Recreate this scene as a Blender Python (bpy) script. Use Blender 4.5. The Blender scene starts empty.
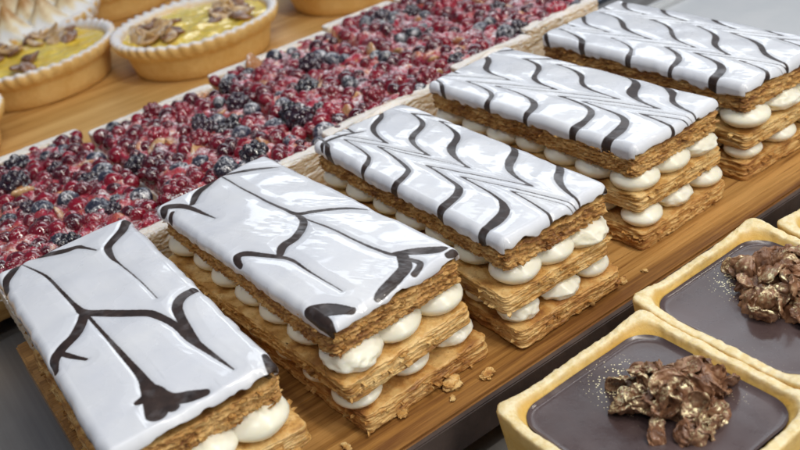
import bpy, bmesh, math, random
import numpy as np
from mathutils import Vector, Matrix, noise as mnoise

C = bpy.context.scene.collection
PI = math.pi
random.seed(7)

# ------------------------------------------------------------------ numpy noise
def _hash(ix, iy, iz, seed):
    h = (ix.astype(np.int64) * 374761393 + iy.astype(np.int64) * 668265263 + iz.astype(np.int64) * 2147483647 + seed * 974634541) & 0xffffffff
    h = ((h ^ (h >> 13)) * 1274126177) & 0xffffffff
    h = ((h ^ (h >> 16)) * 2246822519) & 0xffffffff
    return ((h ^ (h >> 15)) & 0xffffff) / float(0xffffff)

def vn(x, y=0.0, z=0.0, seed=0):
    """value noise in [-1, 1]"""
    x, y, z = np.broadcast_arrays(np.asarray(x, float), np.asarray(y, float), np.asarray(z, float))
    ix, iy, iz = np.floor(x), np.floor(y), np.floor(z)
    fx, fy, fz = x - ix, y - iy, z - iz
    fx = fx * fx * fx * (fx * (fx * 6 - 15) + 10); fy = fy * fy * fy * (fy * (fy * 6 - 15) + 10); fz = fz * fz * fz * (fz * (fz * 6 - 15) + 10)
    r = 0
    for a in (0, 1):
        for b in (0, 1):
            for c in (0, 1):
                w = (fx if a else 1 - fx) * (fy if b else 1 - fy) * (fz if c else 1 - fz)
                r = r + w * _hash(ix + a, iy + b, iz + c, seed)
    return r * 2 - 1

def fbm(x, y=0.0, z=0.0, seed=0, octv=3):
    r, a = 0, 1.0
    x = np.asarray(x, float); y = np.asarray(y, float); z = np.asarray(z, float)
    for k in range(octv):
        r = r + a * vn(x, y, z, seed + k * 31); a *= .5
        x, y, z = x * 2.03 + 3.1, y * 2.03 + 1.7, z * 2.03 + 5.3
    return r / 1.6

# ------------------------------------------------------------------ mesh helpers
def mesh_np(name, verts, quads=None, tris=None, smooth=True, attrs=None):
    me = bpy.data.meshes.new(name)
    verts = np.asarray(verts, np.float32)
    q = np.zeros((0, 4), np.int32) if quads is None else np.asarray(quads, np.int32)
    t = np.zeros((0, 3), np.int32) if tris is None else np.asarray(tris, np.int32)
    nl = q.size + t.size
    me.vertices.add(len(verts)); me.vertices.foreach_set('co', verts.ravel())
    me.loops.add(nl); me.loops.foreach_set('vertex_index', np.concatenate([q.ravel(), t.ravel()]).astype(np.int32))
    nf = len(q) + len(t)
    me.polygons.add(nf)
    st = np.concatenate([np.arange(len(q)) * 4, len(q) * 4 + np.arange(len(t)) * 3]).astype(np.int32)
    me.polygons.foreach_set('loop_start', st)
    me.polygons.foreach_set('use_smooth', np.full(nf, smooth, bool))
    me.update(calc_edges=True); me.validate()
    if attrs:
        for k, v in attrs.items():
            at = me.attributes.new(k, 'FLOAT', 'POINT'); at.data.foreach_set('value', np.asarray(v, np.float32).ravel())
    return me

def scaled(me, s):
    me.transform(Matrix.Scale(s, 4)); return me

class Bag:
    """collects vertices and faces into one mesh"""
    def __init__(s): s.v = []; s.q = []; s.t = []; s.n = 0
    def add(s, v, q=None, t=None):
        v = np.asarray(v, float); s.v.append(v)
        if q is not None and len(q): s.q.append(np.asarray(q) + s.n)
        if t is not None and len(t): s.t.append(np.asarray(t) + s.n)
        s.n += len(v)
    def mesh(s, name, smooth=True):
        return mesh_np(name, np.concatenate(s.v), np.concatenate(s.q) if s.q else None, np.concatenate(s.t) if s.t else None, smooth)

def grid_faces(rows, cols, wrap=False):
    c = cols if wrap else cols - 1
    i, j = np.meshgrid(np.arange(rows - 1), np.arange(c), indexing='ij')
    j2 = (j + 1) % cols
    return np.stack([i * cols + j, i * cols + j2, (i + 1) * cols + j2, (i + 1) * cols + j], -1).reshape(-1, 4)

def ico(sub=2):
    bm = bmesh.new(); bmesh.ops.create_icosphere(bm, subdivisions=sub, radius=1)
    v = np.array([x.co[:] for x in bm.verts]); t = np.array([[x.index for x in f.verts] for f in bm.faces]); bm.free()
    return v, t
ICO = {k: ico(k) for k in (1, 2, 3, 4, 5)}

def rot_rand(rng):
    a = rng.normal(size=4); a /= np.linalg.norm(a)
    w, x, y, z = a
    return np.array([[1-2*(y*y+z*z), 2*(x*y-z*w), 2*(x*z+y*w)], [2*(x*y+z*w), 1-2*(x*x+z*z), 2*(y*z-x*w)], [2*(x*z-y*w), 2*(y*z+x*w), 1-2*(x*x+y*y)]])

def obj(name, me, mat=None, parent=None, loc=(0, 0, 0), rz=0):
    o = bpy.data.objects.new(name, me); C.objects.link(o)
    if mat is not None and len(me.materials) == 0: me.materials.append(mat)
    o.location = loc; o.rotation_euler = (0, 0, rz)
    if parent is not None: o.parent = parent
    return o

def thing(name, label, cat, loc=(0, 0, 0), rz=0, group=None):
    o = bpy.data.objects.new(name, None); C.objects.link(o)
    o.empty_display_size = .01
    o.location = loc; o.rotation_euler = (0, 0, rz)
    o['label'] = label; o['category'] = cat
    if group: o['group'] = group
    return o

def tag(o, label, cat, group=None):
    o['label'] = label; o['category'] = cat
    if group: o['group'] = group
    return o

# ------------------------------------------------------------------ materials
class NT:
    def __init__(s, name):
        s.m = bpy.data.materials.new(name); s.m.use_nodes = True
        s.t = s.m.node_tree; s.b = s.t.nodes['Principled BSDF']
        s.tc = s.t.nodes.new('ShaderNodeTexCoord')
    def n(s, typ, **kw):
        x = s.t.nodes.new(typ)
        for k, v in kw.items(): setattr(x, k, v)
        return x
    def l(s, a, b): s.t.links.new(a, b)
    def val(s, sock, v):
        if hasattr(v, 'links') or isinstance(v, bpy.types.NodeSocket): s.l(v, sock)
        else: sock.default_value = v
    def coords(s, scale=(1, 1, 1), rot=(0, 0, 0), rnd=True):
        mp = s.n('ShaderNodeMapping'); mp.inputs['Scale'].default_value = scale; mp.inputs['Rotation'].default_value = rot
        s.l(s.tc.outputs['Object'], mp.inputs['Vector'])
        if rnd:
            oi = s.n('ShaderNodeObjectInfo'); ml = s.n('ShaderNodeMath', operation='MULTIPLY'); s.l(oi.outputs['Random'], ml.inputs[0]); ml.inputs[1].default_value = 37.0
            cb = s.n('ShaderNodeCombineXYZ')
            for k in range(3): s.l(ml.outputs[0], cb.inputs[k])
            s.l(cb.outputs[0], mp.inputs['Location'])
        return mp.outputs[0]
    def noise(s, scale, detail=4, rough=.55, vec=None, dist=0):
        x = s.n('ShaderNodeTexNoise'); x.inputs['Scale'].default_value = scale; x.inputs['Detail'].default_value = detail
        x.inputs['Roughness'].default_value = rough; x.inputs['Distortion'].default_value = dist
        s.l(vec if vec is not None else s.coords(), x.inputs['Vector'])
        return x.outputs['Fac']
    def ramp(s, fac, stops):
        x = s.n('ShaderNodeValToRGB'); e = x.color_ramp.elements
        while len(e) < len(stops): e.new(.5)
        for el, (p, c) in zip(e, stops):
            el.position = p; el.color = (c, c, c, 1) if not hasattr(c, '__len__') else (*c, 1)
        s.l(fac, x.inputs['Fac']); return x.outputs['Color']
    def mix(s, fac, a, b, typ='MIX'):
        x = s.n('ShaderNodeMix', data_type='RGBA', blend_type=typ)
        s.val(x.inputs[0], fac); 
        for i, c in ((6, a), (7, b)):
            if isinstance(c, bpy.types.NodeSocket): s.l(c, x.inputs[i])
            else: x.inputs[i].default_value = (*c, 1)
        return x.outputs[2]
    def math(s, op, a, b=0.0, clamp=False):
        x = s.n('ShaderNodeMath', operation=op, use_clamp=clamp); s.val(x.inputs[0], a); s.val(x.inputs[1], b); return x.outputs[0]
    def bump(s, h, strength, dist, prev=None):
        x = s.n('ShaderNodeBump'); x.inputs['Strength'].default_value = strength; x.inputs['Distance'].default_value = dist
        s.l(h, x.inputs['Height'])
        if prev is not None: s.l(prev, x.inputs['Normal'])
        return x.outputs[0]
    def up(s, lo, hi):
        g = s.n('ShaderNodeNewGeometry'); sp = s.n('ShaderNodeSeparateXYZ'); s.l(g.outputs['Normal'], sp.inputs[0])
        mr = s.n('ShaderNodeMapRange'); mr.inputs['From Min'].default_value = lo; mr.inputs['From Max'].default_value = hi; s.l(sp.outputs['Z'], mr.inputs['Value'])
        return mr.outputs[0]
    def set(s, color=None, rough=None, normal=None, sss=None, sss_r=(1, .6, .3), sss_s=.003, coat=None, coat_r=.1, metal=None, spec=None):
        b = s.b.inputs
        if color is not None:
            if isinstance(color, bpy.types.NodeSocket): s.l(color, b['Base Color'])
            else: b['Base Color'].default_value = (*color, 1)
        if rough is not None: s.val(b['Roughness'], rough)
        if normal is not None: s.l(normal, b['Normal'])
        if sss is not None:
            b['Subsurface Weight'].default_value = sss; b['Subsurface Radius'].default_value = sss_r; b['Subsurface Scale'].default_value = sss_s
        if coat is not None: s.val(b['Coat Weight'], coat); b['Coat Roughness'].default_value = coat_r
        if metal is not None: s.val(b['Metallic'], metal)
        if spec is not None: b['Specular IOR Level'].default_value = spec
        return s.m

def m_icing():
    t = NT('sugar_icing')
    at = t.n('ShaderNodeAttribute', attribute_name='choc')      # distance to a chocolate stroke, mm (negative inside)
    wob = t.noise(900, 2)
    d = t.math('ADD', at.outputs['Fac'], t.math('MULTIPLY', t.math('SUBTRACT', wob, .5), .28))
    mr = t.n('ShaderNodeMapRange', interpolation_type='SMOOTHSTEP'); mr.inputs['From Min'].default_value = .22; mr.inputs['From Max'].default_value = -.30
    t.l(d, mr.inputs['Value']); mask = t.math('MULTIPLY', mr.outputs[0], t.ramp(t.noise(160, 3), [(.3, .90), (.5, 1.0)]))
    bl = t.ramp(t.noise(60, 3), [(.35, (.67, .70, .77)), (.7, (.75, .775, .825))])
    ch = t.ramp(t.noise(300, 3), [(.3, (.018, .010, .008)), (.7, (.045, .026, .020))])
    col = t.mix(mask, bl, ch)
    n1 = t.noise(70, 2, .5, t.coords((1, 1.6, 1)))
    n2 = t.noise(420, 3, .6, t.coords((.5, 1.6, 1), (0, 0, .3)))
    nb = t.bump(n1, .16, .0004); nb = t.bump(n2, .05, .0002, nb)
    rg = t.ramp(t.noise(70, 3), [(.3, .20), (.7, .36)])
    rg = t.mix(mask, rg, (.46,) * 3)
    return t.set(col, rg, nb, sss=.25, sss_r=(1, .95, .9), sss_s=.0022, coat=t.math('SUBTRACT', .6, t.math('MULTIPLY', mask, .45)), coat_r=.05, spec=.4)

def m_pastry(name, pale, gold, dark, shift=.0, powder=0.0):
    t = NT(name)
    lam = t.noise(1, 5, .6, t.coords((130, 130, 900)))
    blo = t.noise(1, 4, .6, t.coords((95, 95, 160)))
    f = t.math('ADD', t.math('MULTIPLY', lam, .6), t.math('MULTIPLY', blo, .5))
    col = t.ramp(f, [(.42 + shift, dark), (.52 + shift, gold), (.62 + shift, pale)])
    sp = t.ramp(t.noise(700, 3, .75), [(.56, 0.0), (.70, .6)])
    col = t.mix(sp, col, dark)
    if powder:
        pw = t.noise(170, 6, .75); pf = t.math('MULTIPLY', t.up(-.25, .5), t.ramp(pw, [(.5 - powder * .3, 0.0), (.62 - powder * .25, 1.0)]))
        gr = t.ramp(t.noise(1500, 2), [(.3, .55), (.6, 1.0)])
        col = t.mix(t.math('MULTIPLY', pf, gr), col, (.86, .85, .84))
    nb = t.bump(t.noise(1, 5, .7, t.coords((500, 500, 1800))), .6, .0005)
    nb = t.bump(t.noise(1400, 3, .7), .35, .0003, nb)
    rg = t.ramp(t.noise(140, 3), [(.35, .38), (.65, .75)])
    return t.set(col, rg, nb, sss=.12, sss_r=(1, .5, .2), sss_s=.0012, spec=.5)

def m_cream():
    t = NT('pastry_cream')
    col = t.ramp(t.noise(160, 3), [(.3, (.90, .87, .70)), (.7, (.94, .92, .80))])
    nb = t.bump(t.noise(420, 3, .5), .12, .0005)
    return t.set(col, .32, nb, sss=.35, sss_r=(1, .85, .5), sss_s=.003, coat=.15, coat_r=.15)

def m_wood(name, a, b, c, axis_scale=(1, 1, 1), gloss=.45):
    t = NT(name)
    base = t.noise(1, 6, .65, t.coords((150, 5, 150), rnd=False), .6)
    fine = t.noise(1, 5, .7, t.coords((800, 22, 400), rnd=False))
    big = t.noise(1, 3, .5, t.coords((38, 2.2, 40), rnd=False), 1.2)
    f = t.math('ADD', t.math('ADD', t.math('MULTIPLY', base, .45), t.math('MULTIPLY', fine, .28)), t.math('MULTIPLY', big, .32))
    col = t.ramp(f, [(.43, c), (.51, a), (.59, b)])
    pores = t.ramp(t.noise(1, 2, .5, t.coords((900, 30, 300), rnd=False)), [(.28, .75), (.40, 0.0)])
    col = t.mix(pores, col, c)
    nb = t.bump(fine, .25, .0004)
    rg = t.ramp(base, [(.3, gloss + .15), (.7, gloss - .1)])
    return t.set(col, rg, nb)

def dusted(t, col, amount=.5, scale=260, lo=-.1, hi=.6):
    """icing sugar sifted from above over a surface: patchy, with bare places between"""
    pw = t.math('ADD', t.math('MULTIPLY', t.noise(scale, 5, .75), .62), t.math('MULTIPLY', t.noise(1500, 2, .6), .38))
    pf = t.math('MULTIPLY', t.up(lo, hi), t.ramp(pw, [(.60 - amount * .22, 0.0), (.70 - amount * .20, .95)]))
    return t.mix(pf, col, (.82, .82, .85)), pf

def m_berry(name, c1, c2, rough, amount, sss=.15, sc=220):
    t = NT(name)
    oi = t.n('ShaderNodeObjectInfo')
    f = t.math('ADD', t.math('MULTIPLY', t.noise(240, 3), .6), t.math('MULTIPLY', oi.outputs['Random'], .4))
    col = t.ramp(f, [(.3, c1), (.7, c2)])
    col, pf = dusted(t, col, amount, sc)
    rg = t.mix(pf, (rough,) * 3, (.8, .8, .8))
    nb = t.bump(t.noise(420, 3), .25, .0004)
    return t.set(col, rg, nb, sss=sss, sss_r=(1, .2, .2), sss_s=.002, coat=t.math('SUBTRACT', .9, pf, True), coat_r=.05)

def m_custard():
    t = NT('berry_custard')
    col = t.ramp(t.noise(85, 4, .6), [(.38, (.12, .003, .014)), (.50, (.38, .016, .045)), (.59, (.42, .07, .06)), (.70, (.70, .42, .18))])
    col, pf = dusted(t, col, .42, 140)
    nb = t.bump(t.noise(300, 5), .5, .0012)
    return t.set(col, t.mix(pf, (.2,) * 3, (.8,) * 3), nb, sss=.2, sss_r=(1, .4, .3), sss_s=.002, coat=.8, coat_r=.06)

def m_short(name, pale, gold, edge_amt=0.0, powder=0.0):
    """sweet shortcrust"""
    t = NT(name)
    f = t.math('ADD', t.math('MULTIPLY', t.noise(55, 4, .6), .65), t.math('MULTIPLY', t.noise(420, 4, .7), .35))
    col = t.ramp(f, [(.36, gold), (.62, pale)])
    sp = t.ramp(t.noise(700, 3, .6), [(.64, 0.0), (.75, .35)])
    col = t.mix(sp, col, tuple(x * .55 for x in gold))
    if edge_amt:   # the planed rim is paler, drier crumb
        at = t.n('ShaderNodeAttribute', attribute_name='rim')
        rimc = t.ramp(t.noise(380, 4, .7), [(.35, (.74, .60, .30)), (.6, (.88, .80, .56))])
        col = t.mix(t.math('MULTIPLY', at.outputs['Fac'], edge_amt), col, rimc)
    if powder:
        col, _ = dusted(t, col, powder, 240, .15, .7)
    nb = t.bump(t.noise(650, 4, .7), .45, .0004); nb = t.bump(t.noise(160, 3), .3, .0008, nb)
    return t.set(col, .55, nb, sss=.12, sss_r=(1, .6, .25), sss_s=.0015)

def m_ganache():
    t = NT('chocolate_ganache')
    col = t.ramp(t.noise(40, 4), [(.3, (.058, .037, .036)), (.7, (.105, .074, .076))])
    dens = t.ramp(t.noise(34, 3, .6), [(.56, 0.0), (.70, 1.0)])
    vd = t.n('ShaderNodeVectorMath', operation='DISTANCE'); vd.inputs[1].default_value = (-.0135, .0040, .0270); t.l(t.tc.outputs['Object'], vd.inputs[0])
    near = t.n('ShaderNodeMapRange'); near.inputs['From Min'].default_value = .0145; near.inputs['From Max'].default_value = .004; t.l(vd.outputs['Value'], near.inputs['Value'])
    dens = t.math('ADD', t.math('MULTIPLY', dens, .35), near.outputs[0], True)
    vo = t.n('ShaderNodeTexVoronoi'); vo.inputs['Scale'].default_value = 1300; t.l(t.coords(), vo.inputs['Vector'])
    sp = t.math('LESS_THAN', vo.outputs['Distance'], t.math('MULTIPLY', dens, .40))
    pick = t.n('ShaderNodeSeparateColor'); t.l(vo.outputs['Color'], pick.inputs[0])
    sp = t.math('MULTIPLY', sp, t.math('GREATER_THAN', pick.outputs[0], .30))
    col = t.mix(sp, col, (.95, .84, .52))
    nb = t.bump(t.noise(75, 3), .22, .0010); nb = t.bump(t.noise(1100, 3), .08, .0003, nb)
    return t.set(col, t.ramp(t.noise(160, 3), [(.3, .22), (.7, .38)]), nb, metal=t.math('MULTIPLY', sp, .35), coat=.5, coat_r=.18)

def m_crunch():
    t = NT('chocolate_flakes')
    col = t.ramp(t.noise(260, 4), [(.3, (.10, .042, .020)), (.52, (.27, .13, .068)), (.72, (.45, .27, .16))])
    g = t.math('MULTIPLY', t.ramp(t.noise(60, 5, .75), [(.50, 0.0), (.57, 1.0)]), t.up(.1, .7))
    g = t.math('MULTIPLY', g, t.ramp(t.noise(1300, 2), [(.42, 0.0), (.56, 1.0)]))
    col = t.mix(g, col, (.90, .80, .50))
    nb = t.bump(t.noise(600, 5, .7), .6, .0007)
    return t.set(col, .36, nb, metal=t.math('MULTIPLY', g, .8), coat=.3, coat_r=.2)

def m_simple(name, c1, c2, scale, rough, bs=.2, bd=.0005, **kw):
    t = NT(name)
    pw = kw.pop('powder', 0)
    col = t.ramp(t.noise(scale, 4, .6), [(.33, c1), (.67, c2)])
    if pw: col, _ = dusted(t, col, pw, 200, .1, .7)
    nb = t.bump(t.noise(scale * 4, 4), bs, bd)
    return t.set(col, rough, nb, **kw)

def m_steel():
    t = NT('brushed_steel')
    f = t.noise(1, 4, .6, t.coords((6, 700, 6), (0, 0, .2), rnd=False))
    col = t.ramp(f, [(.3, (.30, .29, .28)), (.7, (.35, .34, .33))])
    nb = t.bump(f, .08, .0003)
    return t.set(col, t.ramp(f, [(.3, .36), (.7, .42)]), nb, metal=.5)

def m_meringue():
    t = NT('toasted_meringue')
    at = t.n('ShaderNodeAttribute', attribute_name='rim')
    f = t.math('ADD', t.math('MULTIPLY', at.outputs['Fac'], .7), t.math('MULTIPLY', t.noise(110, 4, .6), .55))
    col = t.ramp(f, [(.50, (.88, .88, .87)), (.68, (.84, .72, .48)), (.92, (.50, .27, .09))])
    return t.set(col, .45, t.bump(t.noise(300, 3), .2, .0005), sss=.3, sss_r=(1, .9, .8), sss_s=.003)

M = dict(
    icing=m_icing(),
    top=m_pastry('browned_puff_pastry', (.74, .47, .18), (.55, .29, .082), (.25, .10, .026), .025),
    mid=m_pastry('golden_puff_pastry', (.82, .57, .25), (.62, .345, .10), (.34, .15, .036), .0),
    low=m_pastry('puff_pastry_base', (.78, .51, .20), (.56, .285, .078), (.30, .12, .03), .008),
    crust=m_pastry('sugared_crust', (.80, .60, .33), (.66, .42, .17), (.56, .32, .13), -.08, 1.3),
    cream=m_cream(),
    wood=m_wood('oiled_oak', (.34, .165, .043), (.51, .275, .088), (.155, .06, .015), gloss=.32),
    wood2=m_wood('pale_beech', (.56, .32, .10), (.68, .43, .16), (.40, .2, .05), gloss=.40),
    bark=m_simple('dark_stained_edge', (.035, .024, .022), (.085, .06, .052), 60, .6, .4, .0008),
    steel=m_steel(),
    currant=m_berry('redcurrant_skin', (.045, .002, .008), (.25, .005, .020), .10, .22),
    raspberry=m_berry('raspberry_flesh', (.14, .003, .012), (.36, .010, .034), .18, .28, .25),
    blueberry=m_berry('blueberry_skin', (.006, .006, .014), (.030, .030, .060), .28, .42, .02),
    blackberry=m_berry('blackberry_flesh', (.006, .004, .010), (.030, .008, .02), .16, .26, .02),
    peach=m_berry('peach_flesh', (.42, .17, .06), (.60, .38, .18), .22, .34, .3),
    custard=m_custard(),
    short=m_short('golden_shortcrust', (.84, .60, .25), (.70, .43, .13), .0, 1.15),
    pale=m_short('pale_shortcrust', (.82, .56, .17), (.70, .40, .07), .9),
    lemon=m_simple('lemon_custard', (.96, .64, .05), (.98, .78, .18), 45, .16, .3, .001, sss=.2, sss_s=.003, coat=.5, coat_r=.08, powder=.08),
    nut=m_simple('toasted_nut', (.36, .18, .06), (.72, .50, .24), 140, .4, .4, .0008, powder=.35),
    fig=m_simple('dark_fig', (.12, .05, .03), (.34, .17, .08), 120, .35, .4, .0008, powder=.35),
    ganache=m_ganache(), crunch=m_crunch(), meringue=m_meringue(),
    sheen_pale=m_simple('counter_sheen_pale', (.60, .63, .66), (.68, .70, .72), 30, .3, .05, .0003, coat=.4),  # pale tone paints in the light reflected by the steel counter
    wire=m_simple('dark_wire', (.10, .12, .15), (.2, .22, .25), 200, .3, .1, .0002, metal=.9),
)

# ------------------------------------------------------------------ puff pastry slab
def rrect(hx, hy, r, n):
    """n points round a rounded rectangle, with outward normals and arc length"""
    sx, sy = 2 * (hx - r), 2 * (hy - r); a = PI * r / 2
    tot = 2 * sx + 2 * sy + 4 * a
    s = np.linspace(0, tot, n, endpoint=False)
    P = np.zeros((n, 2)); N = np.zeros((n, 2))
    segs = [('l', sx, (-hx + r, -hy), (1, 0), (0, -1)), ('c', a, (hx - r, -hy + r), -PI / 2), ('l', sy, (hx, -hy + r), (0, 1), (1, 0)), ('c', a, (hx - r, hy - r), 0),
            ('l', sx, (hx - r, hy), (-1, 0), (0, 1)), ('c', a, (-hx + r, hy - r), PI / 2), ('l', sy, (-hx, hy - r), (0, -1), (-1, 0)), ('c', a, (-hx + r, -hy + r), PI)]
    u = 0
    for g in segs:
        k = (s >= u - 1e-12) & (s < u + g[1]); q = s[k] - u
        if g[0] == 'l':
            P[k] = np.array(g[2]) + q[:, None] * np.array(g[3]); N[k] = g[4]
        else:
            an = g[3] + q / r; N[k] = np.stack([np.cos(an), np.sin(an)], -1); P[k] = np.array(g[2]) + r * N[k]
        u += g[1]
    return P, N, s, tot

def pastry_slab(name, L, W, h, seed, K=6, amp=1.0, crumb=.25, n=560, m=44, flakes=36, dome=.0):
    rng = np.random.default_rng(seed)
    P, N, s, tot = rrect(L / 2, W / 2, .0022, n)
    S = s * 1000
    # periodic noise along the rim: use the contour point itself as the noise position
    X, Y = P[:, 0] * 1000, P[:, 1] * 1000
    zz = np.linspace(0, 1, m)
    Z, _ = np.meshgrid(zz, S, indexing='ij')
    XX = np.broadcast_to(X, Z.shape); YY = np.broadcast_to(Y, Z.shape); hm = h * 1000
    ph = K * Z + 1.1 * fbm(XX / 11, YY / 11, Z * 2.2, seed, 2) + .35 * vn(XX / 3.5, YY / 3.5, Z * 2.0, seed + 5)
    idx = np.floor(ph); fr = ph - idx
    ext = .95 * vn(XX / 6, YY / 6, idx * 7.31 + .5, seed + 11) + .5 * vn(XX / 1.9, YY / 1.9, idx * 5.17 + .5, seed + 12)
    lobe = 1 - np.abs(2 * fr - 1) ** 2.5
    dep = .1 + 1.5 * np.clip(vn(XX / 4, YY / 4, idx * 3.7 + .5, seed + 13) + .3, 0, 1) ** 1.5
    d = amp * (.75 * ext + (lobe - 1) * dep * 1.15)
    edge0 = np.minimum(Z, 1 - Z) * hm
    rid = 1 - np.abs(fbm(XX / 1.6, YY / 1.6, Z * hm / 1.1, seed + 21, 3)) * 2
    d += crumb * (rid - .6) + crumb * .5 * vn(XX / .6, YY / .6, Z * hm / .5, seed + 22)
    if crumb > .7:
        pit = fbm(XX / 1.7, YY / 1.7, Z * hm / .8, seed + 71, 2)
        d -= 2.2 * np.clip(pit - .12, 0, .5) * np.clip(edge0 / .6, 0, 1)
    bite = np.clip(fbm(XX / 9, YY / 9, Z * hm / 5, seed + 31, 2) - .42, 0, 1) * 5 * amp
    d -= bite
    edge = np.minimum(Z, 1 - Z) * hm
    d -= .35 * np.clip(1 - edge / .8, 0, 1) ** 2
    zs = Z * hm + .25 * vn(XX / 5, YY / 5, Z * 4, seed + 41) * np.clip(edge, 0, 1)
    wav = (.75 if L > .03 else .3) * fbm(X / 18, Y / 18, 0, seed + 51, 2)
    d = d + (.7 if L > .03 else .0) * fbm(XX / 20, YY / 20, Z * .8, seed + 91, 2)
    side = np.stack([(XX + N[:, 0] * d), (YY + N[:, 1] * d), zs + wav * np.clip(Z, 0, 1)], -1)
    rows = []
    ks = [.0, .3, .55, .75, .88, .95, .985]
    for k in ks:
        q = side[0] * np.array([k, k, 1]); q[:, 2] = .02; rows.append(q)
    rows += list(side)
    for k in (.992, .98, .96, .93, .88, .8, .68, .5, .3, 0.0):
        q = side[-1] * np.array([k, k, 1])
        q[:, 2] = hm + wav * k + .4 * fbm(q[:, 0] / 4, q[:, 1] / 4, 0, seed + 61, 3) * min(1, (1 - k) * 12) + dome * (1 - k)
        rows.append(q)
    V = np.concatenate(rows)
    b = Bag(); b.add(V, grid_faces(len(rows), n, True))
    # loose curled leaves standing off the cut sides
    for _ in range(flakes):
        i = rng.integers(n); zc = rng.uniform(.12, .95) * hm
        w, dp = rng.uniform(.8, 3.4), rng.uniform(.4, 1.5)
        nu, nv = 7, 5
        u = np.linspace(-1, 1, nu)[:, None] * np.ones((1, nv)); v = np.linspace(0, 1, nv)[None] * np.ones((nu, 1))
        tang = np.array([-N[i, 1], N[i, 0]])
        wv = w * (1 - .45 * v ** 2) * (1 + .25 * vn(v * 3, u * 2, i, seed))
        out = (-1.0 + v * (dp + 1.0)) * (1 + .3 * vn(u * 2.2, i * 1.7, 0, seed + 3))
        base = P[i] * 1000
        px = base[0] + tang[0] * u * wv * .5 + N[i, 0] * out; py = base[1] + tang[1] * u * wv * .5 + N[i, 1] * out
        tilt = rng.uniform(-.45, .45)
        pz = zc + out * tilt + .35 * vn(u * 2, v * 2, i, seed + 9) + .25 * u ** 2 * rng.uniform(-1, 1)
        th = rng.uniform(.10, .22)
        A = np.stack([px, py, pz], -1).reshape(-1, 3); B = A.copy(); B[:, 2] -= th
        top = grid_faces(nu, nv); 
        ring = [k for k in range(nv)] + [k * nv + nv - 1 for k in range(1, nu)] + [(nu - 1) * nv + k for k in range(nv - 2, -1, -1)] + [k * nv for k in range(nu - 2, 0, -1)]
        o = nu * nv
        sq = [[ring[k], ring[(k + 1) % len(ring)], ring[(k + 1) % len(ring)] + o, ring[k] + o] for k in range(len(ring))]
        b.add(np.concatenate([A, B]), np.concatenate([top, top[:, ::-1] + o, np.array(sq)]))
    b.v = [x / 1000 for x in b.v]
    return b.mesh(name)

# ------------------------------------------------------------------ the five slices, measured from the photograph
CAM = dict(f=888.407, pitch=.5281, roll=-.2008, yaw=2.6182, c=(.2236, -.1291, .1751))
H = .0370
def cam_axes():
    y, p, r = CAM['yaw'], CAM['pitch'], CAM['roll']
    f = np.array([math.cos(y) * math.cos(p), math.sin(y) * math.cos(p), -math.sin(p)])
    rt = np.array([math.sin(y), -math.cos(y), 0.]); up = np.cross(rt, f)
    return rt * math.cos(r) + up * math.sin(r), -rt * math.sin(r) + up * math.cos(r), f
RT, UP, FW = cam_axes()

SL = [  # x, y, turn, length, width
    (-.0079, -.0939, -.0109, .1144, .0459), (-.0086, -.0343, .0565, .1097, .0464), (-.0025, .0238, -.0101, .1104, .0430),
    (-.0105, .0870, .0264, .1086, .0450), (-.0088, .1492, -.0200, .1066, .0496)]

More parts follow.
